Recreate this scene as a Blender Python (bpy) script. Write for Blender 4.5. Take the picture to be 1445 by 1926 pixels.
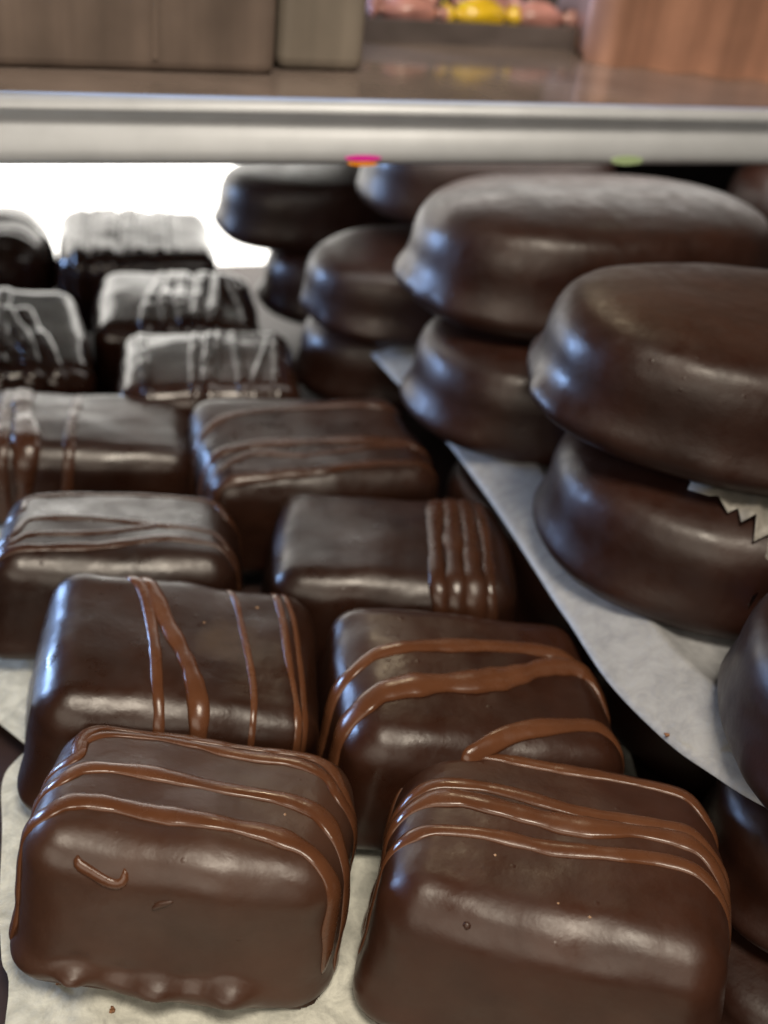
import bpy, math, random
from mathutils import Vector, Matrix, noise
from mathutils.bvhtree import BVHTree
R = math.radians
S = 0.01                                   # every length below is written in centimetres
scene = bpy.context.scene
for o in list(bpy.data.objects):
    bpy.data.objects.remove(o)
col = scene.collection

# ------------------------------------------------------------------ camera
TH, RH, CZ = R(32), R(7), 11.0
cam_d = bpy.data.cameras.new('camera'); cam = bpy.data.objects.new('camera', cam_d); col.objects.link(cam)
vx = Vector((1, 0, 0)); vd = Vector((0, -math.sin(TH), -math.cos(TH))); fw = Vector((0, math.cos(TH), -math.sin(TH)))
right = vx * math.cos(RH) - vd * math.sin(RH); down = vx * math.sin(RH) + vd * math.cos(RH)
m = Matrix((right, -down, -fw)).transposed().to_4x4(); m.translation = Vector((0, 0, CZ * S)); cam.matrix_world = m
cam_d.sensor_fit = 'VERTICAL'; cam_d.sensor_height = 24; cam_d.lens = 2100 / 1926 * 24
cam_d.clip_start = 0.002; cam_d.clip_end = 20
cam_d.dof.use_dof = True; cam_d.dof.focus_distance = 12.2 * S; cam_d.dof.aperture_fstop = 12.5
scene.camera = cam

# ------------------------------------------------------------------ light
world = bpy.data.worlds.new('World'); scene.world = world; world.use_nodes = True
bg = world.node_tree.nodes['Background']; bg.inputs[0].default_value = (0.60, 0.53, 0.46, 1); bg.inputs[1].default_value = 0.05
def lamp(name, loc, target, size, power, color, sy=None):
    d = bpy.data.lights.new(name, 'AREA'); d.energy = power; d.color = color
    d.shape = 'ELLIPSE'; d.size = size * S; d.size_y = (sy or size) * S
    o = bpy.data.objects.new(name, d); col.objects.link(o)
    o.location = Vector(loc) * S
    o.rotation_euler = (Vector(target) - Vector(loc)).to_track_quat('-Z', 'Y').to_euler()
    return o
lamp('window_light', (-27, 25, 9), (0, 13, 1), 9, 2.1, (0.36, 0.57, 1.0), 11)
lamp('shop_front_light', (-10, -34, 24), (-2, 10, 1), 48, 1.05, (1.0, 0.88, 0.72), 34)
lamp('ceiling_light', (4, -4, 46), (0, 12, 0), 17, 1.85, (1.0, 0.88, 0.72))
lamp('ceiling_spot', (-1, 62, 44), (-1, 9, 0), 3.2, .3, (1.0, 0.82, 0.55))
lc = lamp('added_sheen_light', (3.2, 22.0, 6.18), (3.2, 22.0, 0), 17, .03, (1.0, .95, .88), 2.6)  # added lamp under the shelf, gives the oval tops a sheen
lc.rotation_euler = (0, 0, R(25))
vs = scene.view_settings
vs.view_transform = 'Standard'; vs.look = 'None'; vs.exposure = 0.05; vs.gamma = 1; vs.use_curve_mapping = False

# ------------------------------------------------------------------ materials
def newmat(name):
    mt = bpy.data.materials.new(name); mt.use_nodes = True
    nt = mt.node_tree
    return mt, nt, nt.nodes['Principled BSDF']
def nd(nt, t, **kw):
    n = nt.nodes.new(t)
    for k, v in kw.items():
        if k in n.inputs: n.inputs[k].default_value = v
        else: setattr(n, k, v)
    return n
def coords(nt, scale, random_offset=True):
    tc = nd(nt, 'ShaderNodeTexCoord'); mp = nd(nt, 'ShaderNodeMapping')
    mp.inputs['Scale'].default_value = (scale / S,) * 3
    nt.links.new(tc.outputs['Object'], mp.inputs['Vector'])
    if random_offset:
        oi = nd(nt, 'ShaderNodeObjectInfo'); mu = nd(nt, 'ShaderNodeMath', operation='MULTIPLY'); mu.inputs[1].default_value = 50
        nt.links.new(oi.outputs['Random'], mu.inputs[0]); nt.links.new(mu.outputs[0], mp.inputs['Location'])
    return mp.outputs[0]
def chocolate(name, c1, c2, rough=0.33, scuff=None, bump=0.0012):
    mt, nt, p = newmat(name); L = nt.links.new
    n1 = nd(nt, 'ShaderNodeTexNoise', Scale=1.0, Detail=5.0, Roughness=0.6); L(coords(nt, 1.1), n1.inputs['Vector'])
    r1 = nd(nt, 'ShaderNodeValToRGB'); r1.color_ramp.elements[0].position = .35; r1.color_ramp.elements[1].position = .68
    r1.color_ramp.elements[0].color = (*c1, 1); r1.color_ramp.elements[1].color = (*c2, 1)
    L(n1.outputs['Fac'], r1.inputs[0]); L(r1.outputs[0], p.inputs['Base Color'])
    n2 = nd(nt, 'ShaderNodeTexNoise', Scale=1.0, Detail=6.0, Roughness=0.62); L(coords(nt, 2.6), n2.inputs['Vector'])
    mr = nd(nt, 'ShaderNodeMapRange'); mr.inputs[1].default_value = .3; mr.inputs[2].default_value = .72
    mr.inputs[3].default_value = rough - .09; mr.inputs[4].default_value = rough + .13
    L(n2.outputs['Fac'], mr.inputs[0]); L(mr.outputs[0], p.inputs['Roughness'])
    p.inputs['IOR'].default_value = 1.5
    if scuff:                                # a rubbed, bloomed patch that belongs to the piece
        tc = nd(nt, 'ShaderNodeTexCoord'); vm = nd(nt, 'ShaderNodeVectorMath', operation='DISTANCE'); vm.inputs[1].default_value = [c * S for c in scuff]
        L(tc.outputs['Object'], vm.inputs[0])
        a = nd(nt, 'ShaderNodeMapRange'); a.inputs[1].default_value = .2 * S; a.inputs[2].default_value = .85 * S; a.inputs[3].default_value = .22; a.inputs[4].default_value = -.25
        L(vm.outputs['Value'], a.inputs[0])
        ns = nd(nt, 'ShaderNodeTexNoise', Scale=1.0, Detail=8.0, Roughness=.7); L(coords(nt, 2.2), ns.inputs['Vector'])
        sm = nd(nt, 'ShaderNodeMath', operation='ADD'); L(ns.outputs['Fac'], sm.inputs[0]); L(a.outputs[0], sm.inputs[1])
        th = nd(nt, 'ShaderNodeMapRange'); th.inputs[1].default_value = .50; th.inputs[2].default_value = .74; L(sm.outputs[0], th.inputs[0])
        mx = nd(nt, 'ShaderNodeMix', data_type='RGBA'); L(th.outputs[0], mx.inputs[0]); L(r1.outputs[0], mx.inputs[6]); mx.inputs[7].default_value = (.060, .036, .024, 1)
        L(mx.outputs[2], p.inputs['Base Color'])
        rm = nd(nt, 'ShaderNodeMath', operation='MULTIPLY_ADD'); rm.inputs[1].default_value = .22; L(th.outputs[0], rm.inputs[0]); L(mr.outputs[0], rm.inputs[2])
        L(rm.outputs[0], p.inputs['Roughness'])
    p.inputs['Subsurface Weight'].default_value = 0.0
    # fine relief: soft waves, grain, and a few pimples and pits
    n3 = nd(nt, 'ShaderNodeTexNoise', Scale=1.0, Detail=3.0); L(coords(nt, 3.0), n3.inputs['Vector'])
    n4 = nd(nt, 'ShaderNodeTexNoise', Scale=1.0, Detail=2.0); L(coords(nt, 42.0), n4.inputs['Vector'])
    vo = nd(nt, 'ShaderNodeTexVoronoi', Scale=1.0); L(coords(nt, 1.25), vo.inputs['Vector'])
    pm = nd(nt, 'ShaderNodeMapRange'); pm.inputs[1].default_value = .02; pm.inputs[2].default_value = .055; pm.inputs[3].default_value = 1; pm.inputs[4].default_value = 0
    pm.interpolation_type = 'SMOOTHSTEP'
    L(vo.outputs['Distance'], pm.inputs[0])
    ad = nd(nt, 'ShaderNodeMath', operation='MULTIPLY_ADD'); ad.inputs[1].default_value = .07; L(n4.outputs['Fac'], ad.inputs[0]); L(n3.outputs['Fac'], ad.inputs[2])
    ad2 = nd(nt, 'ShaderNodeMath', operation='MULTIPLY_ADD'); ad2.inputs[1].default_value = .35; L(pm.outputs[0], ad2.inputs[0]); L(ad.outputs[0], ad2.inputs[2])
    v2 = nd(nt, 'ShaderNodeTexVoronoi', Scale=1.0); L(coords(nt, 5.5), v2.inputs['Vector'])
    sx = nd(nt, 'ShaderNodeSeparateColor'); L(v2.outputs['Color'], sx.inputs[0])
    gt = nd(nt, 'ShaderNodeMapRange'); gt.inputs[1].default_value = .86; gt.inputs[2].default_value = 1.0; gt.inputs[3].default_value = 0; gt.inputs[4].default_value = .30
    L(sx.outputs[0], gt.inputs[0])
    b2 = nd(nt, 'ShaderNodeMapRange', interpolation_type='SMOOTHSTEP'); b2.inputs[1].default_value = .06; b2.inputs[2].default_value = .20; b2.inputs[3].default_value = 1; b2.inputs[4].default_value = 0
    L(v2.outputs['Distance'], b2.inputs[0])
    ad3 = nd(nt, 'ShaderNodeMath', operation='MULTIPLY_ADD'); L(gt.outputs[0], ad3.inputs[0]); L(b2.outputs[0], ad3.inputs[1]); L(ad2.outputs[0], ad3.inputs[2])
    bp = nd(nt, 'ShaderNodeBump', Strength=1.0); bp.inputs['Distance'].default_value = bump * 10 * S
    L(ad3.outputs[0], bp.inputs['Height']); L(bp.outputs[0], p.inputs['Normal'])
    return mt
M = {}
M['dark'] = chocolate('dark_chocolate', (0.0155, 0.0058, 0.0034), (0.027, 0.0104, 0.0060), .33)  # darker copy: shade of the middle and rear rows put into the base
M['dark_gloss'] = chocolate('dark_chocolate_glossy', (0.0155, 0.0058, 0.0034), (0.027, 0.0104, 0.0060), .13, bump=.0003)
M['dark_scuffed'] = chocolate('dark_chocolate_scuffed', (0.022, 0.0080, 0.0042), (0.034, 0.0125, 0.0068), .32, scuff=(.55, .1, 1.75))
M['dark_warm'] = chocolate('dark_chocolate_warm', (0.024, 0.0080, 0.0040), (0.036, 0.0125, 0.0066), .34)
M['dark_matt'] = chocolate('dark_chocolate_satin', (0.036, 0.0125, 0.0065), (0.053, 0.0188, 0.0099), .39)
M['dark_sheen'] = chocolate('dark_chocolate_sheen', (0.047, 0.0195, 0.0110), (0.066, 0.0290, 0.0172), .39)  # lighter base puts the front sheen of this piece into the colour
M['oval'] = chocolate('oval_coating', (0.018, 0.0058, 0.0031), (0.029, 0.0096, 0.0053), .41)
M['milk'] = chocolate('milk_drizzle', (0.092, 0.0335, 0.0145), (0.125, 0.0485, 0.0220), .23, bump=.0010)
M['brown'] = chocolate('brown_drizzle', (0.036, 0.0135, 0.0066), (0.056, 0.0215, 0.011), .27, bump=.0010)

def paper_mat(name, c1, c2):
    mt, nt, p = newmat(name); L = nt.links.new
    n1 = nd(nt, 'ShaderNodeTexNoise', Scale=1.0, Detail=7.0, Roughness=.68, Distortion=.6); L(coords(nt, 3.2, False), n1.inputs['Vector'])
    r1 = nd(nt, 'ShaderNodeValToRGB'); r1.color_ramp.elements[0].position = .36; r1.color_ramp.elements[1].position = .62
    r1.color_ramp.elements[0].color = (*c1, 1); r1.color_ramp.elements[1].color = (*c2, 1)
    L(n1.outputs['Fac'], r1.inputs[0]); L(r1.outputs[0], p.inputs['Base Color'])
    p.inputs['Roughness'].default_value = .5
    n2 = nd(nt, 'ShaderNodeTexNoise', Scale=1.0, Detail=5.0); L(coords(nt, 12.0, False), n2.inputs['Vector'])
    bp = nd(nt, 'ShaderNodeBump', Strength=.55); bp.inputs['Distance'].default_value = .02 * S
    L(n2.outputs['Fac'], bp.inputs['Height']); L(bp.outputs[0], p.inputs['Normal'])
    return mt
M['paper'] = paper_mat('parchment', (0.40, 0.405, 0.36), (0.66, 0.665, 0.59))
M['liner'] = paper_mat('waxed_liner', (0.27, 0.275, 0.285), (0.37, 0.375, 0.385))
def plain(name, c, rough=.5, metal=0.0, noise_amt=.25, nscale=2.0):
    mt, nt, p = newmat(name); L = nt.links.new
    n1 = nd(nt, 'ShaderNodeTexNoise', Scale=1.0, Detail=4.0); L(coords(nt, nscale), n1.inputs['Vector'])
    r1 = nd(nt, 'ShaderNodeValToRGB'); k = noise_amt
    r1.color_ramp.elements[0].position = .3; r1.color_ramp.elements[1].position = .7
    r1.color_ramp.elements[0].color = (*[v * (1 - k) for v in c], 1); r1.color_ramp.elements[1].color = (*[min(1, v * (1 + k)) for v in c], 1)
    L(n1.outputs['Fac'], r1.inputs[0]); L(r1.outputs[0], p.inputs['Base Color'])
    p.inputs['Roughness'].default_value = rough; p.inputs['Metallic'].default_value = metal
    return mt
M['slip'] = paper_mat('torn_slip', (0.17, 0.16, 0.14), (0.25, 0.235, 0.21))
M['tray'] = plain('brown_tray', (0.030, 0.014, 0.011), .55)
M['dark_wall'] = plain('dark_case_wall', (0.012, 0.008, 0.008), .6)
M['glass_edge'] = plain('pale_glass_edge', (0.52, 0.545, 0.58), .5, 0.3, .06, 1.5)  # pale colour stands in for light caught in the glass edge
M['mat'] = plain('shelf_mat', (0.20, 0.158, 0.138), .12, 0.0, .22, .7)
M['brown_refl'] = plain('brown_reflection_card', (0.155, 0.118, 0.098), .4, 0, .25, .6)  # tone of a smeared brown reflection given to card
M['pale_refl'] = plain('pale_reflection_card', (0.20, 0.172, 0.142), .4, 0, .15, .6)  # tone of a fainter reflection given to card
M['copper'] = plain('copper_foil', (0.44, 0.23, 0.155), .3, .35, .25, .5)
def streak(mt, amt=.20):  # upright streaks in the colour imitate smeared reflections
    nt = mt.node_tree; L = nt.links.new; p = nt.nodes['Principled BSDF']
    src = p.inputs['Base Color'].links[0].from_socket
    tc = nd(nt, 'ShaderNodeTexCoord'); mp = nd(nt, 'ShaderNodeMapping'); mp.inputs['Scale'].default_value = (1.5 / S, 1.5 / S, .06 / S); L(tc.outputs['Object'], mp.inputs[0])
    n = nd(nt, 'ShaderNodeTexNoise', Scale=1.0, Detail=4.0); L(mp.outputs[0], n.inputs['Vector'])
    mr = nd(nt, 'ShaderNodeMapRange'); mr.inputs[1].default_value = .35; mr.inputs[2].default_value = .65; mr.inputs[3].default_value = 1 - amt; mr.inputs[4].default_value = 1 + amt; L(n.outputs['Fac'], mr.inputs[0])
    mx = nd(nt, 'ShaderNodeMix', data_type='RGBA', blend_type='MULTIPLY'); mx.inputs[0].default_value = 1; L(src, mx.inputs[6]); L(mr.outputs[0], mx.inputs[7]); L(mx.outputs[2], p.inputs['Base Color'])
for k_ in ('brown_refl', 'pale_refl', 'copper'): streak(M[k_])
M['pink'] = plain('pink_wrap', (0.50, 0.24, 0.20), .25, 0, .3, 2)
M['yellow'] = plain('yellow_wrap', (0.80, 0.52, 0.02), .25, 0, .1, 2)
M['smoke'] = plain('smoked_tray', (0.12, 0.10, 0.095), .25, 0, .2, 1)
M['magenta'] = plain('magenta_glint', (0.85, 0.03, 0.42), .3, 0, .05, 1)  # this and the next two colours paint rainbow glints
M['orange'] = plain('orange_glint', (0.95, 0.33, 0.02), .3, 0, .05, 1)
M['green'] = plain('green_glint', (0.42, 0.55, 0.30), .3, 0, .05, 1)
M['crumb'] = plain('crumb', (0.22, 0.10, 0.045), .6, 0, .4, 20)
M['speck'] = plain('crumb_and_sparkle', (0.42, 0.26, 0.15), .5, 0, .2, 20)
def glass_mat():
    mt, nt, p = newmat('shelf_glass')
    p.inputs['Base Color'].default_value = (.80, .84, .82, 1); p.inputs['Roughness'].default_value = .04
    p.inputs['Transmission Weight'].default_value = 1.0; p.inputs['IOR'].default_value = 1.48
    return mt
M['glass'] = glass_mat()
def lit_mat():
    mt, nt, p = newmat('lit_opal_panel')
    p.inputs['Base Color'].default_value = (.8, .8, .78, 1)
    p.inputs['Emission Color'].default_value = (1.0, .97, .90, 1); p.inputs['Emission Strength'].default_value = 4.0
    return mt
M['lit'] = lit_mat()

# ------------------------------------------------------------------ helpers
def tag(o, label=None, cat=None, group=None, kind=None):
    if label: o['label'] = label
    if cat: o['category'] = cat
    if group: o['group'] = group
    if kind: o['kind'] = kind
    return o
def mesh_obj(name, verts, faces, mat, parent=None, smooth=True):
    me = bpy.data.meshes.new(name)
    me.from_pydata([(v[0] * S, v[1] * S, v[2] * S) for v in verts], [], faces); me.update()
    if smooth: me.polygons.foreach_set('use_smooth', [True] * len(me.polygons))
    me.materials.append(M[mat])
    o = bpy.data.objects.new(name, me); col.objects.link(o)
    if parent: o.parent = parent
    return o
def empty(name, loc, rot=None):
    o = bpy.data.objects.new(name, None); o.empty_display_size = .005; col.objects.link(o)
    o.location = Vector(loc) * S
    if rot: o.matrix_world = Matrix.Translation(Vector(loc) * S) @ rot.to_4x4()
    return o
def ss(a, b, x):
    t = max(0, min(1, (x - a) / (b - a))); return t * t * (3 - 2 * t)
def box(x0, x1, y0, y1, z0, z1):
    v = [(x0, y0, z0), (x1, y0, z0), (x1, y1, z0), (x0, y1, z0), (x0, y0, z1), (x1, y0, z1), (x1, y1, z1), (x0, y1, z1)]
    f = [(0, 3, 2, 1), (4, 5, 6, 7), (0, 1, 5, 4), (1, 2, 6, 5), (2, 3, 7, 6), (3, 0, 4, 7)]
    return v, f
def bevel(o, w, seg=3):
    b = o.modifiers.new('bevel', 'BEVEL'); b.width = w * S; b.segments = seg
def extrude_outline(pts, z0, z1):
    n = len(pts)
    v = [(x, y, z0) for x, y in pts] + [(x, y, z1) for x, y in pts]
    f = [tuple(range(n - 1, -1, -1)), tuple(range(n, 2 * n))] + [(i, (i + 1) % n, n + (i + 1) % n, n + i) for i in range(n)]
    return v, f
def spline(ctrl, n):
    """Catmull-Rom through tuples, n samples a span"""
    out = []; c = [ctrl[0]] + list(ctrl) + [ctrl[-1]]
    for i in range(1, len(c) - 2):
        for k in range(n):
            t = k / n
            out.append(tuple(.5 * (2 * b + (cc - a) * t + (2 * a - 5 * b + 4 * cc - d) * t * t + (3 * b - a - 3 * cc + d) * t ** 3)
                             for a, b, cc, d in zip(c[i - 1], c[i], c[i + 1], c[i + 2])))
    out.append(tuple(ctrl[-1])); return out

# ------------------------------------------------------------------ the setting
v, f = box(-26, 22, 2, 40, -1.4, -.40)
tag(mesh_obj('tray_floor', v, f, 'tray', smooth=False), 'dark brown tray floor under the parchment', kind='structure')

def sheet(name, outline, z, mat, label, group=None, ripple=.02):
    v, f = extrude_outline(outline, z, z + .012)
    o = mesh_obj(name, v, f, mat, smooth=False)
    return tag(o, label, 'parchment', group)
# front sheet with its curved left edge, and the sheet further back on the left
left = spline([(-2.6, 3.0), (-3.25, 6.77), (-3.55, 7.5), (-3.82, 8.19), (-4.15, 9.2), (-4.42, 9.95), (-4.40, 10.35), (-4.15, 10.75), (-3.2, 11.3)], 6)
sheet('parchment_paper', left + [(1.7, 12.6), (1.8, 15.2), (3.0, 15.4), (3.9, 12.2), (4.05, 10), (4.2, 3.0)], 0.0, 'paper', 'mottled cream parchment under the front drizzled chocolates, dark gap along its left edge')
sheet('parchment_paper', [(-5.9, 11.72), (-4.83, 11.03), (-4.30, 10.66), (-3.2, 10.9), (-3.5, 12.6), (-4.8, 15), (-8, 18), (-20, 19), (-16, 12)], -.03, 'paper', 'cream parchment lining the tray under the rear drizzled chocolates')

SH = R(25)
un = Vector((math.cos(SH), math.sin(SH), 0)); nn = Vector((-math.sin(SH), math.cos(SH), 0)); SO = Vector((-5.9, 15.4, 0))
frame = Matrix((un, nn, Vector((0, 0, 1)))).transposed()
# lit white panel at the back of the case on the left, dark wall to its right
pr = empty('back_panel', (-5.0, 30.6, 0), frame)
v, f = box(-10.5, 2.6, 0, .5, -1.4, 6.1); o = mesh_obj('opal_sheet', v, f, 'lit', pr, False)
v, f = box(2.6, 3.0, -.25, .5, -1.4, 6.1); mesh_obj('panel_frame', v, f, 'dark_wall', pr, False)
tag(pr, 'glowing white panel at the back of the case behind the left rows', 'panel')
wr = empty('back_wall', (-5.0, 30.6, 0), frame); v, f = box(3.05, 34, 0, .6, -1.4, 6.25); o = mesh_obj('back_wall', v, f, 'dark_wall', None, False)
o.matrix_world = wr.matrix_world; bpy.data.objects.remove(wr)
tag(o, 'dark wall of the case behind the stacked ovals', kind='structure')

# ------------------------------------------------------------------ glass shelf
sh = empty('glass_shelf', (SO.x, SO.y, 0), frame)
v, f = box(-14, 40, .30, 34, 6.34, 7.10); o = mesh_obj('glass_slab', v, f, 'glass', sh, False)
v, f = box(-13.6, 39.6, .55, 33.6, 7.103, 7.112); mesh_obj('added_bounce_sheet', v, f, 'liner', sh, False)  # unseen pale sheet, added to brighten reflections in the oval tops
v, f = box(-13.5, 39.5, .55, 33.5, 7.115, 7.16); mesh_obj('shelf_mat', v, f, 'mat', sh, False)
prof = [(.28, 6.24), (.10, 6.25), (.03, 6.29), (0, 6.37), (.01, 6.48), (.05, 6.60), (.10, 6.70), (.15, 6.77), (.165, 6.82), (.14, 6.90), (.08, 6.97), (.04, 7.01), (.03, 7.04), (.06, 7.10), (.12, 7.16), (.28, 7.20)]
v = [(-14, y, z) for y, z in prof] + [(40, y, z) for y, z in prof]; n = len(prof)
f = [(i, i + 1, n + i + 1, n + i) for i in range(n - 1)] + [tuple(range(n - 1, -1, -1)), tuple(range(n, 2 * n)), (n - 1, 0, n, 2 * n - 1)]
mesh_obj('glass_edge_strip', v, f, 'glass_edge', sh)  # stands in for the bright glass edge, profile shaped for its light bands
for u0, u1, z0, z1, mt_ in ((5.10, 5.72, 6.33, 6.42, 'magenta'), (5.16, 5.66, 6.25, 6.328, 'orange'), (9.95, 10.6, 6.27, 6.42, 'green')):  # coloured discs painted as prism glints of the glass edge
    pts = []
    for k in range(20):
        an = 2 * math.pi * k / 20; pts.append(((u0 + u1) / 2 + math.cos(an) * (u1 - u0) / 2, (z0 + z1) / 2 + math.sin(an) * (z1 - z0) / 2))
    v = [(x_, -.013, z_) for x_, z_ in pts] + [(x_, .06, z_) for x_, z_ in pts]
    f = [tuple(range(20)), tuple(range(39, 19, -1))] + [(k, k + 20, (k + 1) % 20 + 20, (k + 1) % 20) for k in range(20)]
    mesh_obj('edge_glint', v, f, mt_, sh, False)
tag(sh, 'thick glass shelf with bright rounded front edge above the chocolates', 'shelf')

# ------------------------------------------------------------------ drizzled chocolates
def block_mesh(dim, seed, draft=.085, rad=.40, foot=.09, bumps=(), n=44):
    W, D, H = dim; random.seed(seed)
    so = Vector((seed * 7.31, seed * 3.7, seed * 1.9))
    sk = [random.uniform(-.06, .06), random.uniform(-.05, .05), random.uniform(-.035, .035), random.uniform(-.03, .03)]
    sink = .20; hw, hd, hz = W / 2, D / 2, (H + sink) / 2
    idx = {}; verts = []; faces = []
    def vid(p):
        k = tuple(round(c, 6) for c in p)
        if k not in idx:
            idx[k] = len(verts); verts.append(shape(Vector(p)))
        return idx[k]
    def shape(p):
        q = Vector((p.x * hw, p.y * hd, p.z * hz))
        r = min(rad, hz * .8)
        c = Vector((max(-(hw - r), min(hw - r, q.x)), max(-(hd - r), min(hd - r, q.y)), max(-(hz - r), min(hz - r, q.z))))
        d = q - c
        if d.length > 1e-9: q = c + d.normalized() * r
        z = q.z + hz - sink
        t = max(0, min(1, z / H))
        # faces swell a little, walls lean in towards the top
        ex, ey, ez = min(1, abs(q.x / hw)), min(1, abs(q.y / hd)), min(1, abs(q.z / hz))
        sw = .05 * (1 - ex ** 2) * (1 - ey ** 2)
        q.x *= 1 + .045 * (1 - ey ** 2) * (1 - ez ** 2); q.y *= 1 + .05 * (1 - ex ** 2) * (1 - ez ** 2)
        s = 1 + draft * (.72 - t)
        x, y = q.x * s, q.y * s
        if p.z > 0: z += sw * ss(.6, 1, p.z)
        nrm = Vector((q.x / hw, q.y / hd, 0)); nx = Vector((x, y, 0))
        if nx.length > 1e-6: nx.normalize()
        g = math.exp(-((z - .10) / .17) ** 2)
        an = math.atan2(y, x)
        lip = foot * (.75 + .9 * noise.noise(Vector((math.cos(an) * 1.7, math.sin(an) * 1.7, 0)) + so))
        edge = ss(.55, 1, max(abs(p.x), abs(p.y)))
        x += nx.x * lip * g * edge; y += nx.y * lip * g * edge
        x += sk[0] * t + sk[2] * t * y; y += sk[1] * t + sk[3] * t * x     # each piece leans and skews its own way
        P = Vector((x, y, max(z, 0.0)))
        if z > 0:
            k = noise.noise(P * .75 + so) * .072 + noise.noise(P * 1.9 + so) * .026 + noise.noise(P * 4.2 + so) * .006
            dv = (Vector((x, y, z - H * .45))).normalized()
            P += dv * k
        for bx_, by_, bz_, br, ba in bumps:
            dd = (P - Vector((bx_, by_, bz_)))
            w = math.exp(-(dd.x / br) ** 2 - (dd.z / (br * .55)) ** 2 - (dd.y / .5) ** 2)
            P += Vector((0, -1, .25)) * ba * w
        return P
    ts = [math.sin(math.pi / 2 * (-1 + 2 * i / n)) for i in range(n + 1)]
    for ax in range(3):
        for sg in (-1, 1):
            for i in range(n):
                for j in range(n):
                    qd = []
                    for a, b in ((i, j), (i + 1, j), (i + 1, j + 1), (i, j + 1)):
                        p = [0, 0, 0]; p[ax] = sg; p[(ax + 1) % 3] = ts[a]; p[(ax + 2) % 3] = ts[b]
                        qd.append(vid(p))
                    if sg < 0: qd.reverse()
                    faces.append(tuple(qd))
    return verts, faces
def strand(parent, bvh, dim, kind, half, ctrl, mat, seed, extend=True, flat=.50):
    W, D, H = dim
    c = [((a + 360 if a < -90 else a), o) for a, o in ctrl]
    if extend:
        up = c[0][0] > c[-1][0]              # runs from 180 down to 0, or the other way
        a0, o0 = c[0]; a1, o1 = c[-1]
        lim = .96 * (D if kind == 'x' else W) / 2
        if up:
            if 132 < a0 < 192: c = [(204, o0 - .12), (max(a0 + 1, 186), o0 - .05)] + c
            if a1 < 46: c = c + [(5, o1 - .06), (-22, o1 - .10)]
        else:
            if a0 < 50: c = [(-20, o0), (8, o0)] + c
            if a1 > 128: c = c + [(max(a1 + 1, 184), o1 + .02), (203, o1 + .03)]
    cs = spline(c, 9)
    pts = []
    zc = .35 * H; lim = (D if kind == 'x' else W) / 2 * .97
    for a, o in cs:
        o = max(-lim, min(lim, o)); d = Vector((math.cos(R(a)), 0, math.sin(R(a)))) if kind == 'x' else Vector((0, math.cos(R(a)), math.sin(R(a))))
        ce = Vector((0, o, zc)) if kind == 'x' else Vector((o, 0, zc))
        h = bvh.ray_cast(ce + d * 6, -d)
        if h[0] is not None and h[0].z > .02: pts.append((h[0], h[1]))
    return bead(parent, pts, half, mat, seed, flat, 4 if extend else 22)
def bead(parent, pts, half, mat, seed, flat=.50, end_taper=4):
    if len(pts) < 4: return None
    P = [p for p, _ in pts]; N = [q for _, q in pts]
    # even spacing
    L = [0]
    for i in range(1, len(P)): L.append(L[-1] + (P[i] - P[i - 1]).length)
    k = max(8, int(L[-1] / .055)); Q = []; NN = []; j = 0
    for i in range(k + 1):
        t = L[-1] * i / k
        while j < len(L) - 2 and L[j + 1] < t: j += 1
        u = (t - L[j]) / max(1e-6, L[j + 1] - L[j]); u = max(0, min(1, u))
        Q.append(P[j].lerp(P[j + 1], u)); NN.append(N[j].lerp(N[j + 1], u))
    for _ in range(4):
        Q = [Q[0]] + [(Q[i - 1] + Q[i] * 2 + Q[i + 1]) / 4 for i in range(1, k)] + [Q[-1]]
        NN = [NN[0]] + [((NN[i - 1] + NN[i] * 2 + NN[i + 1]) / 4) for i in range(1, k)] + [NN[-1]]
    seg = 12; verts = []; faces = []
    for i in range(k + 1):
        t = (Q[min(k, i + 1)] - Q[max(0, i - 1)]).normalized(); nv = NN[i].normalized(); nv = (nv - t * nv.dot(t)).normalized(); b = t.cross(nv)
        w = half * (1 + .42 * noise.noise(Vector((i * .055 * 1.3, seed * 3.3, half * 70))) + .20 * noise.noise(Vector((i * .055 * 4, seed * 9.3, 4))))
        e = min(i / 4, (k - i) / end_taper); w *= math.sqrt(max(.02, 1 - (1 - min(1, e)) ** 2))
        for s_ in range(seg):
            a = 2 * math.pi * s_ / seg
            ca, sa = math.cos(a), math.sin(a)
            wide = w * (1.30 if sa > 0 else 1.55)
            verts.append(Q[i] + b * (ca * wide) + nv * (sa * w * flat + w * .04))
    for i in range(k):
        for s_ in range(seg):
            faces.append((i * seg + s_, i * seg + (s_ + 1) % seg, (i + 1) * seg + (s_ + 1) % seg, (i + 1) * seg + s_))
    faces.append(tuple(range(seg - 1, -1, -1))); faces.append(tuple(k * seg + s_ for s_ in range(seg)))
    # faces point outwards whichever way the strand runs
    return mesh_obj('drizzle', verts, faces, mat, parent)
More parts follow.
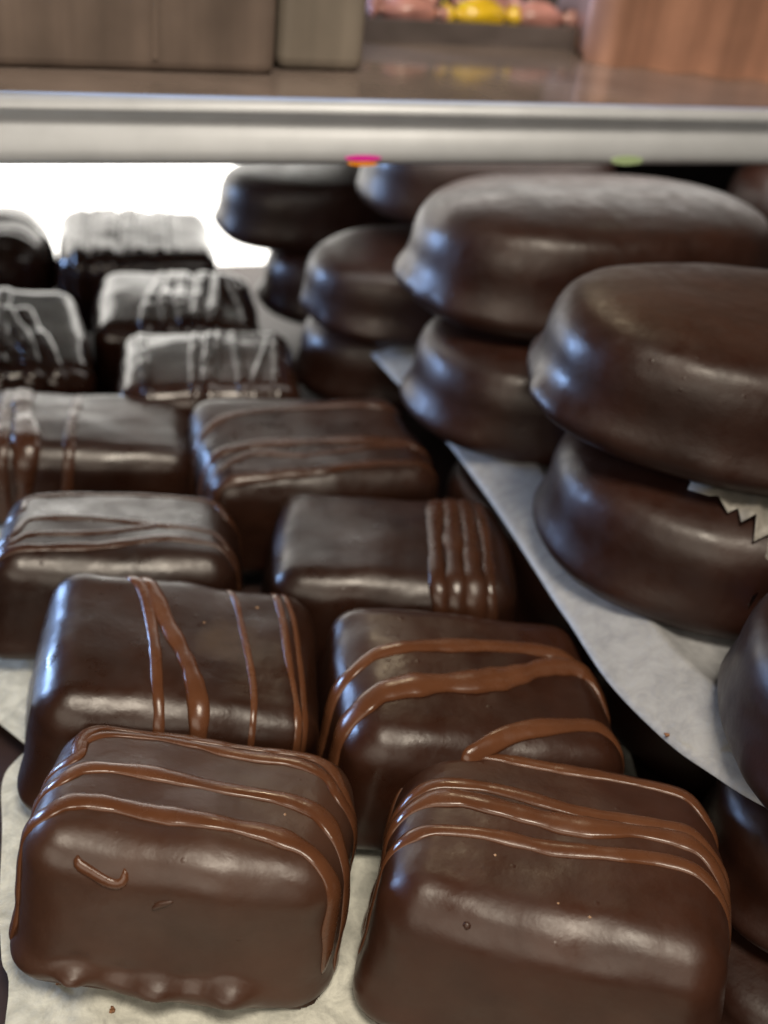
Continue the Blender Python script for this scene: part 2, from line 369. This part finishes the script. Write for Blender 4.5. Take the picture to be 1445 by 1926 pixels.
BLOCKS = [
 dict(pos=(-1.7, 8.31, 0.0), ypr=(3.9, -7.8, 4.6), dim=(3.08, 2.04, 1.71), kind='x', mat='dark_sheen', dz='milk', foot=.08, draft=.02,
  bumps=[(-1.02, -1.2, .20, .17, .20), (-.15, -1.2, .17, .22, .16), (.62, -1.2, .24, .26, .20), (.15, -1.2, .75, .6, -.05), (-.55, -1.2, .3, .2, -.06), (.25, -1.2, .36, .2, -.05)],
  strands=[(.055, [(145, .3), (143, .67), (139, .97), (125, 1.0), (106, .96), (75, .93), (50, .92), (40, .75), (35, .5), (28, .3)]),
   (.05, [(144, .3), (142, .6), (136, .79), (124, .86), (102, .81), (74, .73), (52, .72), (41, .52), (34, .25)]),
   (.07, [(160, -.12), (144, -.05), (140, .12), (130, .2), (112, .18), (82, .1), (58, .06), (46, -.03), (39, -.2), (33, -.38), (25, -.5)]),
   (.078, [(200, -.66), (185, -.64), (160, -.62), (143, -.58), (140, -.45), (129, -.38), (110, -.45), (81, -.51), (59, -.53), (47, -.64), (40, -.76), (34, -.84), (22, -.92), (5, -.95), (-8, -.96)], 0)],
  label='drizzled chocolate in the near left corner with a smooth front and puddled foot'),
 dict(pos=(2.36, 8.48, 0.04), ypr=(-8.5, -5.5, -3.2), dim=(3.31, 2.68, 1.62), kind='x', mat='dark_matt', dz='milk', foot=.07,
  strands=[(.06, [(168, .62), (156, .82), (148, .97), (142, 1.06), (126, 1.12), (93, 1.12), (58, 1.10), (38, 1.05), (34, .92), (26, .8)]),
   (.06, [(172, -.05), (160, .12), (150, .25), (143, .36), (138, .43), (123, .49), (103, .42), (76, .35), (54, .37), (40, .40), (34, .3), (25, .12)]),
   (.08, [(172, -.28), (160, -.14), (150, -.02), (143, .10), (134, .2), (117, .16), (95, .12), (69, .13), (49, .22), (39, .20), (33, .1), (25, -.05)]),
   (.055, [(172, -.72), (160, -.60), (150, -.5), (144, -.42), (135, -.32), (119, -.28), (86, -.28), (63, -.24), (45, -.15), (36, -.2), (27, -.3)])],
  label='largest drizzled chocolate, front right, with four milk stripes and a plain near half'),
 dict(pos=(-2.5, 11.08, .05), ypr=(9.5, 2.0, 6.5), dim=(3.21, 2.56, 1.68), kind='y', mat='dark_scuffed', dz='milk', foot=.06,
  strands=[(.05, [(40, -.8), (51, -.65), (72, -.5), (102, -.39), (126, -.32), (145, -.24)]),
   (.075, [(40, -.62), (50, -.51), (70, -.34), (92, -.14), (113, .05), (130, .17), (144, .23)]),
   (.028, [(40, .53), (55, .63), (78, .71), (103, .79), (124, .85), (142, .86)]),
   (.03, [(40, 1.15), (63, 1.24), (99, 1.30), (126, 1.38), (142, 1.42)]),
   (.03, [(41, 1.28), (62, 1.40), (97, 1.46), (130, 1.50)])],
  label='scuffed chocolate with a forked lengthwise drizzle, directly behind the near left piece'),
 dict(pos=(1.32, 11.2, .05), ypr=(10.5, .7, 5.0), dim=(3.27, 2.61, 1.63), kind='x', mat='dark_warm', dz='milk', foot=.06,
  strands=[(.08, [(200, -.5), (176, -.3), (150, -.1), (139, .19), (122, .35), (85, .47), (58, .53), (43, .44), (36, .15), (28, .0)]),
   (.115, [(200, -1.12), (176, -.98), (150, -.76), (137, -.5), (119, -.35), (92, -.25), (68, -.06), (48, .18), (36, .2), (30, -.05), (24, -.3)]),
   (.085, [(116, -1.44), (98, -1.28), (80, -1.10), (57, -.96), (41, -.87), (34, -.9), (27, -1.0)])],
  label='dark chocolate with thick wavy milk drizzle, behind the large front right piece'),
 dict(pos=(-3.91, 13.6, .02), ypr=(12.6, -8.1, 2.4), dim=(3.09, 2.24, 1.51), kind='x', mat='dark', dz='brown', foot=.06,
  strands=[(.05, [(148, .3), (146, .6), (141, .84), (105, .97), (52, 1.0), (36, .83), (30, .5)]),
   (.05, [(150, -.6), (144, -.34), (140, -.06), (121, -.04), (91, -.04), (60, -.17), (40, -.21), (33, -.4), (26, -.55)]),
   (.05, [(152, -.9), (144, -.75), (138, -.54), (119, -.50), (90, -.36), (60, -.14)]),
   (.06, [(155, -1.0), (146, -.98), (134, -.92), (109, -.85), (78, -.69), (52, -.6), (36, -.68), (28, -.8)])],
  label='dark chocolate with crossing brown stripes, third back in the left column'),
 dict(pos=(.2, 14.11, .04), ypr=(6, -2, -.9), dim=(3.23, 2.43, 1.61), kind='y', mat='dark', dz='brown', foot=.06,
  strands=[(.085, [(42, .77), (81, .67), (134, .61), (149, .65)]), (.10, [(44, 1.00), (88, .93), (133, .88), (150, .9)]),
   (.09, [(43, 1.24), (86, 1.20), (133, 1.14), (151, 1.18)]), (.06, [(47, 1.45), (94, 1.43), (136, 1.38), (151, 1.42)])],
  label='dark chocolate with drizzle bunched on its right end, third back in the right column'),
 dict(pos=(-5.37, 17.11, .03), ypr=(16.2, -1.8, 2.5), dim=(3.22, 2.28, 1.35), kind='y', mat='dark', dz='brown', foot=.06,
  strands=[(.12, [(38, -1.17), (88, -1.12), (138, -1.01), (162, -1.03), (182, -1.05)]), (.07, [(40, -1.41), (103, -1.43), (143, -1.4)]),
   (.06, [(41, -.19), (98, -.29), (142, -.33), (176, -.36)])],
  label='glossy dark chocolate with a broad stripe at its left end, cut by the left frame'),
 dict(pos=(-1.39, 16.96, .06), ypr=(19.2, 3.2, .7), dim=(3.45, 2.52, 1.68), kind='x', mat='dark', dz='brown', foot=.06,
  strands=[(.06, [(165, .05), (148, .35), (133, .67), (100, .83), (55, .94), (35, .87)]), (.075, [(165, -.6), (153, -.5), (142, -.43), (131, -.34), (94, -.33), (59, -.3), (38, -.35), (33, -.5)]),
   (.05, [(165, -1.05), (152, -.95), (143, -.8), (133, -.59), (107, -.76), (70, -.61), (43, -.45)]), (.06, [(153, -1.2), (141, -1.2), (125, -1.16), (95, -1.14), (59, -1.0), (40, -.98)])],
  label='dark chocolate with four sweeping brown stripes, in front of the middle grey-topped piece'),
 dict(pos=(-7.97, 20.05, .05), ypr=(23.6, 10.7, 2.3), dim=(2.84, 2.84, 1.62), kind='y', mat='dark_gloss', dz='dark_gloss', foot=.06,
  strands=[(.09, [(36, .16), (72, .01), (134, -.15)]), (.1, [(60, .1), (77, .15), (109, .35), (144, .44)]), (.1, [(60, .4), (77, .5), (121, .71), (147, .87)])],
  label='shiny dark chocolate with diagonal ridges at the left edge, before the arched one'),
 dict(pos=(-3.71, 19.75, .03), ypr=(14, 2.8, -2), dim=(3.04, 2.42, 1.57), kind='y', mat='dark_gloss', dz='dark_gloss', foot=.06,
  strands=[(.06, [(40, -.22), (98, -.25), (141, -.28)]), (.08, [(40, .1), (98, .01), (141, -.04)]), (.05, [(40, .28), (98, .18), (141, .08)]), (.05, [(47, .56), (110, .6), (140, .6)]),
   (.05, [(47, 1.26), (111, .96), (140, .8)]), (.05, [(47, 1.40), (100, 1.33), (140, 1.25)]), (.06, [(46, -1.27), (96, -1.2), (140, -1.13)])],
  label='grey-shining chocolate with straight lengthwise ridges, middle of the right column'),
 dict(pos=(-4.99, 22.53, .04), ypr=(15, 4.4, .6), dim=(3.03, 2.54, 1.59), kind='y', mat='dark_gloss', dz='dark_gloss', foot=.06,
  strands=[(.08, [(39, -.3), (94, -.56), (138, -.69)]), (.08, [(39, -.06), (93, -.26), (138, -.26)]), (.09, [(39, .17), (92, .05), (137, .11)]), (.1, [(39, .64), (90, .45), (140, .33)]),
   (.1, [(39, .96), (89, .83), (142, .71)]), (.08, [(40, 1.15), (87, 1.31), (138, 1.42)])],
  label='chocolate with fanned ridges between the grey-shining piece and the farthest one'),
 dict(pos=(-6.72, 26.04, .05), ypr=(17.7, 6.5, -1.3), dim=(3.19, 2.58, 1.72), kind='y', mat='dark_gloss', dz='dark_gloss', foot=.06,
  strands=[(.08, [(41, -1.23), (87, -1.33), (139, -1.36)]), (.1, [(41, -.85), (87, -.94), (139, -.98)]), (.12, [(41, -.59), (87, -.66), (139, -.73)]), (.09, [(41, -.1), (87, -.22), (139, -.29)]),
   (.08, [(41, .19), (87, .08), (140, -.02)]), (.1, [(41, .62), (87, .54), (140, .46)]), (.06, [(41, .91), (87, .89), (140, .82)])],
  label='farthest drizzled chocolate, its ridged top bright against the glowing panel'),
 dict(pos=(-10.56, 25.36, .05), ypr=(20.9, 3.2, .1), dim=(3.14, 2.47, 1.75), rad=.8, kind='x', mat='dark_gloss', dz='dark_gloss', foot=.06,
  strands=[(.1, [(150, -.8), (120, -.85), (58, -.95), (43, -1.0), (31, -1.05)]), (.09, [(140, .1), (100, .1), (60, .0), (40, -.1), (30, -.2)])],
  label='arched dark chocolate with dark cross stripes, far left edge before the glowing panel'),
]
roots = []
for i, b in enumerate(BLOCKS):
    y_, p_, r_ = [R(a) for a in b['ypr']]
    rot = Matrix.Rotation(y_, 3, 'Z') @ Matrix.Rotation(p_, 3, 'X') @ Matrix.Rotation(r_, 3, 'Y')
    rt = empty('drizzled_chocolate', b['pos'], rot); roots.append(rt)
    b['dim'] = tuple(d * k for d, k in zip(b['dim'], (1.09, 1.12, 1.06) if i < 4 else (1.12, 1.14, 1.07)))
    V_, F_ = block_mesh(b['dim'], i + 1, draft=b.get('draft', .07), rad=b.get('rad', .44 if i < 4 else .40), foot=b['foot'], bumps=b.get('bumps', ()), n=48 if i < 4 else 36)
    body = mesh_obj('coating', V_, F_, b['mat'], rt)
    bvh = BVHTree.FromPolygons(V_, F_)
    for k, (hw_, c, *ext) in enumerate(b['strands']):
        strand(rt, bvh, b['dim'], b['kind'], hw_ * (1.2 if i < 2 else 1.12 if i < 8 else 1.3), c, b['dz'], i * 10 + k, extend=not ext)
    for x, y in ({0: [(-.62, .98), (.9, -.2)], 1: [(-.72, 1.12), (-.45, 1.16), (.1, -1.05), (.42, -1.12), (-.6, -.55)], 2: [(.2, .35), (.9, .8)], 3: [(-.3, -.3)]}).get(i, []):
        h = bvh.ray_cast(Vector((x, y, 6)), Vector((0, 0, -1)))
        if h[0] is not None:                 # crumbs caught in the coating; those on the near ridge imitate sparkles
            c0 = h[0]; rv = random.Random(int(x * 100 + y * 37)); e_ = [(1, 0, 0), (0, 1, 0), (-1, 0, 0), (0, -1, 0), (0, 0, 1), (0, 0, -.6)]
            mesh_obj('speck', [c0 + Vector(q) * rv.uniform(.012, .026) for q in e_], [(0, 1, 4), (1, 2, 4), (2, 3, 4), (3, 0, 4), (1, 0, 5), (2, 1, 5), (3, 2, 5), (0, 3, 5)], 'speck', rt, False)
    if i < 2:                                # loose threads and nibs stuck on the near face
        def thread(pts, half, mat):
            q = []
            for x, z in spline(pts, 6):
                h = bvh.ray_cast(Vector((x, -5, z)), Vector((0, 1, 0)))
                if h[0] is not None: q.append((h[0], h[1]))
            bead(rt, q, half, mat, 77, .8)
        if i == 1:
            for x, z, w in ((-.78, 1.50, .026),):
                thread([(x - .03, z), (x, z + .012), (x + .03, z + .005), (x + .05, z)], w, 'dark_matt')
            tag(rt, b['label'], 'chocolate', 'drizzled chocolates in two columns'); continue
        thread([(-1.12, 1.64), (-1.14, 1.57), (-1.0, 1.54), (-.72, 1.43), (-.60, 1.48), (-.64, 1.60)], .034, 'milk')
        thread([(-.30, 1.20), (-.26, 1.28), (-.10, 1.36)], .026, 'dark_sheen')
    tag(rt, b['label'], 'chocolate', 'drizzled chocolates in two columns')

# ------------------------------------------------------------------ oval chocolates
def oval(pos, a, b, h, yaw, label, seed, tilt=(0, 0), mat='oval', lip=.10, dome=.12):
    so = Vector((seed * 5.1, seed * 2.3, seed * .7)); nseg = 120
    prof = [(0, 0), (.5, 0), (.80, 0), (.89, .015), (.945, .055), (.98, .115), (.995, .18), (.995, .25), (.985, .33), (.975, .42), (.970, .50), (.968, .58), (.960, .66),
            (.945, .74), (.920, .81), (.883, .87), (.83, .912), (.76, .942), (.67, .961), (.57, .976), (.46, .987), (.34, .993), (.22, .997), (.1, 1.0), (0, 1.0)]
    fine = spline(prof, 2)
    verts = [(0, 0, 0)]; faces = []; rings = 0
    for r_, t in fine[1:-1]:
        rings += 1
        for k in range(nseg):
            an = 2 * math.pi * k / nseg; ca, sa = math.cos(an), math.sin(an)
            cdir = Vector((ca, sa, 0))
            lp = lip * (.45 + 1.6 * noise.noise(cdir * 1.6 + so) + .35 * noise.noise(cdir * 6 + so))
            g = math.exp(-((t - .19) / .13) ** 2) * (1 if r_ > .85 else 0)
            e = 2.25                                         # a little squarer than an ellipse
            sup = (abs(ca) ** e + abs(sa) ** e) ** (-1 / e)
            x, y = ca * sup * r_ * a, sa * sup * r_ * b
            x += ca * lp * g; y += sa * lp * g
            z = h * t
            P = Vector((x, y, z))
            if t > .02:
                kx = noise.noise(P * .45 + so) * .08 + noise.noise(P * 1.2 + so) * .022 + noise.noise(P * 3 + so) * .004
                P += cdir * kx * r_ + Vector((0, 0, kx * .55 * (t > .5) * ss(.5, .9, t)))
            elif r_ > .8:
                P.z += .05 * noise.noise(cdir * 7 + so) + .03
            verts.append(P)
    verts.append((0, 0, h + noise.noise(so) * .0))
    z_last = sum(v[2] for v in verts[-1 - nseg:-1]) / nseg; verts[-1] = (0, 0, z_last)
    for k in range(nseg):
        faces.append((0, 1 + (k + 1) % nseg, 1 + k)); top = 1 + (rings - 1) * nseg
        faces.append((top + k, top + (k + 1) % nseg, len(verts) - 1))
        for q in range(rings - 1):
            i0 = 1 + q * nseg; i1 = i0 + nseg
            faces.append((i0 + k, i0 + (k + 1) % nseg, i1 + (k + 1) % nseg, i1 + k))
    o = mesh_obj('oval_chocolate', verts, faces, mat)
    o.location = Vector(pos) * S
    o.rotation_euler = (Matrix.Rotation(R(yaw), 3, 'Z') @ Matrix.Rotation(R(tilt[0]), 3, 'X') @ Matrix.Rotation(R(tilt[1]), 3, 'Y')).to_euler()
    return tag(o, label, 'chocolate', 'oval chocolates stacked on the right')
oval((5.25, 15.2, 3.84), 3.4, 2.4, 1.85, 6, 'big oval chocolate on top of the nearest stack, cut by the right frame', 1, (1, 2), lip=.17)
oval((5.30, 14.45, 1.97), 3.0, 2.45, 1.78, 4, 'oval chocolate carrying the big one cut by the right frame, resting on white paper', 2, lip=.03)
oval((3.2, 19.9, 3.72), 3.55, 2.3, 1.98, 25, 'wide oval chocolate with the whole top in view, just under the shelf edge', 3, (0, 0), lip=.15)
oval((3.1, 18.6, 1.98), 3.05, 2.2, 1.75, 22, 'oval chocolate under the one whose whole top is in view', 4)
oval((.55, 22.4, 2.1), 2.95, 1.75, 1.55, 25, 'oval chocolate with a flared lip left of the fully visible oval', 5, (3, 0), lip=.2)
oval((.45, 22.5, .45), 2.85, 1.7, 1.7, 25, 'lowest oval chocolate beneath the flared-lip one, above the striped piece', 6)
oval((1.35, 24.2, 3.95), 2.9, 2.0, 1.7, 25, 'dark oval chocolate touching the shelf edge above the flared-lip one', 7)
oval((-2.2, 26.9, 2.0), 2.85, 1.6, 1.75, 25, 'dark oval chocolate beside the glowing panel, right of the farthest ridged piece', 8)
oval((-.9, 26.6, .4), 2.9, 1.6, 1.75, 25, 'shadowed oval chocolate below the one beside the glowing panel', 9)
oval((9.6, 25.2, 3.75), 3.1, 2.2, 1.75, 20, 'oval chocolate peeping in at the far right below the shelf', 10)
oval((6.95, 10.2, 2.03), 2.8, 2.2, 1.85, 10, 'oval chocolate at the right frame standing on the edge of the white paper', 11)
oval((6.85, 9.75, .42), 2.55, 1.9, 1.48, 8, 'oval chocolate tucked under the white paper at the right frame', 12)
oval((6.75, 8.75, -.38), 2.6, 1.6, .85, 6, 'lowest oval chocolate in the bottom right corner', 13)
oval((2.95, 15.9, .0), 2.7, 1.45, 1.6, -58, 'dark oval chocolate lying under the white paper beside the bunched-drizzle piece', 14)
oval((5.6, 12.7, -.2), 2.3, 1.7, 1.7, -30, 'shadowed oval chocolate under the white paper behind the large front right piece', 15)

# ------------------------------------------------------------------ white paper between the tiers
edge = spline([(-1.9, 23.6), (-.75, 20.84), (.35, 18.6), (1.22, 16.6), (1.9, 14.82), (2.47, 13.16), (2.72, 12.46), (3.12, 11.3), (3.68, 10.4), (4.17, 9.86), (4.79, 9.37), (6.2, 8.7), (9.5, 8.0)], 6)
rows = [(0, -.13), (.12, -.09), (.3, -.03), (.6, .06), (.95, .17), (1.02, .175), (1.1, .14), (1.35, .03), (1.7, .0), (2.5, 0), (6, 0), (11, 0)]
verts = []; faces = []
nE = len(edge)
for i, (x, y) in enumerate(edge):
    for d, dz in rows:
        ex = Vector((.80, .60, 0)) if i < nE * .75 else Vector((.45, .89, 0))
        w = noise.noise(Vector((i * .11, d * .5, 3)))
        verts.append((x + ex.x * d, y + ex.y * d, 1.93 + dz * (1 + .5 * w) + .03 * w * (d < 2)))
nr = len(rows)
for i in range(nE - 1):
    for j in range(nr - 1):
        faces.append((i * nr + j, (i + 1) * nr + j, (i + 1) * nr + j + 1, i * nr + j + 1))
o = mesh_obj('parchment_paper', verts, faces, 'liner')
sd = o.modifiers.new('thickness', 'SOLIDIFY'); sd.thickness = .014 * S; sd.offset = -1
tag(o, 'white paper with a curled edge running diagonally under the stacked ovals', 'parchment')
# torn slip with a saw-toothed edge between the two nearest ovals
lower = [o_ for o_ in col.objects if o_.name == 'oval_chocolate.001'][0]
lower_m = Matrix.Translation(lower.location) @ lower.rotation_euler.to_matrix().to_4x4()
lb = BVHTree.FromPolygons([lower_m @ v_.co for v_ in lower.data.vertices], [tuple(p_.vertices) for p_ in lower.data.polygons])
saw = [(4.0, 13.1), (4.25, 12.92), (4.38, 12.98), (4.48, 12.72), (4.64, 12.84), (4.62, 12.52), (4.82, 12.64), (4.76, 12.28), (4.98, 12.42), (4.90, 12.06), (5.14, 12.2), (5.12, 11.90), (5.4, 12.05), (5.5, 11.84), (5.8, 12.0), (6.0, 11.86), (6.4, 11.98), (7.2, 11.95)]
verts = []; faces = []; nc = 12
for i_, (x, y) in enumerate(saw):
    for j_ in range(nc):
        t = j_ / (nc - 1); X, Y = x + (1.5 - .3 * i_ / 17) * t * .5, y + 2.0 * t
        h_ = lb.ray_cast(Vector((X, Y, 9)) * S, Vector((0, 0, -1)))
        z = (h_[0].z / S if h_[0] is not None else 3.0) + .035 + .05 * (1 - t) ** 2 * (1 + math.sin(i_ * 1.3))
        verts.append((X, Y, z))
for i_ in range(len(saw) - 1):
    for j_ in range(nc - 1): faces.append((i_ * nc + j_, (i_ + 1) * nc + j_, (i_ + 1) * nc + j_ + 1, i_ * nc + j_ + 1))
o = mesh_obj('paper_slip', verts, faces, 'slip')
sd = o.modifiers.new('thickness', 'SOLIDIFY'); sd.thickness = .014 * S; sd.offset = 1
tag(o, 'torn saw-toothed slip of paper between the two nearest stacked ovals', 'paper')

# ------------------------------------------------------------------ goods standing on the shelf
def on_shelf(name, u, nvec, z, label, cat, rz=0, group=None):
    p = SO + un * u + nn * nvec
    o = empty(name, (p.x, p.y, z), Matrix.Rotation(SH + R(rz), 3, 'Z'))
    return tag(o, label, cat, group)
ZS = 7.164
r = on_shelf('brown_reflection_carton', -3.4, 1.9, ZS, 'large dark brown carton standing in for a smeared reflection at the upper left on the shelf', 'box')
v, f = box(-3, 7.9, 0, 2.5, 0, 5); o = mesh_obj('carton_wall', v, f, 'brown_refl', r, False); bevel(o, .15)  # carton added in place of a smeared brown reflection
for x_ in (.3, 5.9):
    v, f = box(x_, x_ + .10, -.03, -.003, .2, 4.8); mesh_obj('seam', v, f, 'brown_refl', r, False)
r = on_shelf('pale_reflection_carton', 4.85, 2.3, ZS, 'pale grey-green carton, stand-in for a faint reflection, between brown carton and candy tray on the shelf', 'box')
v, f = box(-.2, 1.35, 0, 1.5, 0, 5); o = mesh_obj('carton_wall', v, f, 'pale_refl', r, False); bevel(o, .2)  # carton added in place of a faint lighter reflection
v, f = box(-.25, 1.4, -.06, 1.56, 4.2, 5.08); mesh_obj('carton_lid', v, f, 'pale_refl', r, False)
r = on_shelf('candy_tray', 9.5, 5.2, ZS, 'smoked shallow tray holding pink candies on the shelf', 'tray')
v, f = box(-2.6, 2.6, 0, 3.6, 0, .12); o = mesh_obj('tray_base', v, f, 'smoke', r, False)
for (a0, a1, b0, b1) in ((-2.6, 2.6, 0, .12), (-2.6, 2.6, 3.48, 3.6), (-2.6, -2.48, .12, 3.48), (2.48, 2.6, .12, 3.48)):
    v, f = box(a0, a1, b0, b1, .122, .42); mesh_obj('tray_rim', v, f, 'smoke', r, False)
def candy(u, nvec, z, s, mat, label, rz):
    p = SO + un * u + nn * nvec
    verts = []; faces = []; ns = 16
    pr_ = [(-1.35, .42), (-1.2, .34), (-1.0, .12), (-.85, .25), (-.65, .46), (-.3, .56), (0, .58), (.3, .56), (.65, .46), (.85, .25), (1.0, .12), (1.2, .34), (1.35, .42)]
    for x_, r_ in pr_:
        for k in range(ns):
            a = 2 * math.pi * k / ns; rr = r_ * (1 + .12 * math.sin(5 * a + x_ * 3))
            verts.append((x_ * s, math.cos(a) * rr * s, math.sin(a) * rr * s * .85 + .5 * s))
    for i in range(len(pr_) - 1):
        for k in range(ns): faces.append((i * ns + k, i * ns + (k + 1) % ns, (i + 1) * ns + (k + 1) % ns, (i + 1) * ns + k))
    faces.append(tuple(range(ns - 1, -1, -1))); faces.append(tuple((len(pr_) - 1) * ns + k for k in range(ns)))
    o = mesh_obj('wrapped_candy', verts, faces, mat); o.location = (p.x * S, p.y * S, z * S); o.rotation_euler = (0, 0, SH + R(rz))
    tag(o, label, 'candy', 'candies in the shelf tray')
candy(10.05, 5.9, ZS + .16, .62, 'yellow', 'bright yellow wrapped candy in the shelf tray', 6)
candy(8.5, 6.0, ZS + .16, .6, 'pink', 'pink wrapped candy at the left end of the shelf tray', -8)
candy(8.9, 7.4, ZS + .16, .6, 'pink', 'pink wrapped candy behind and left of the yellow one', 15)
candy(11.4, 6.0, ZS + .16, .62, 'pink', 'pink wrapped candy right of the yellow one', -5)
candy(10.9, 7.4, ZS + .16, .6, 'pink', 'pink wrapped candy in the rear right of the shelf tray', 10)
r = on_shelf('copper_box', 13.0, 3.6, ZS, 'copper pleated gift box at the upper right on the shelf', 'box', -20)
nP = 14; verts = []; faces = []
for i in range(nP + 1):
    x_ = -1.5 + 8 * i / nP; y_ = -.45 * (i % 2)
    verts += [(x_, y_, 0), (x_, y_ + .05, 5)]
for i in range(nP): faces.append((2 * i, 2 * i + 2, 2 * i + 3, 2 * i + 1))
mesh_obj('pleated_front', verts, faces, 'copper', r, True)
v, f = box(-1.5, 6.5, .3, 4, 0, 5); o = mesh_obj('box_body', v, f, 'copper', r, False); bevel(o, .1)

# ------------------------------------------------------------------ crumbs
random.seed(5)
def crumb(x, y, z, s, label):
    verts = []; faces = []
    import itertools
    for k in range(5):
        c = Vector((random.uniform(-1, 1), random.uniform(-1, 1), random.uniform(0, .8))) * s * .6; b0 = len(verts)
        for sx, sy, sz in itertools.product((-1, 1), repeat=3):
            verts.append(c + Vector((sx, sy, sz)) * s * random.uniform(.3, .6))
        faces += [tuple(b0 + i for i in q) for q in ((0, 1, 3, 2), (4, 6, 7, 5), (0, 4, 5, 1), (2, 3, 7, 6), (0, 2, 6, 4), (1, 5, 7, 3))]
    o = mesh_obj('crumb', verts, faces, 'crumb'); o.location = (x * S, y * S, z * S)
    tag(o, label, 'crumb', 'crumbs')
crumb(-2.85, 7.3, .02, .035, 'tiny brown crumb on parchment by the left foot of the near left piece')
crumb(-2.2, 7.05, .02, .03, 'tiny golden crumb at the front foot of the near left piece')
crumb(3.75, 10.33, 1.86, .03, 'tiny brown crumb on the curled white paper edge')
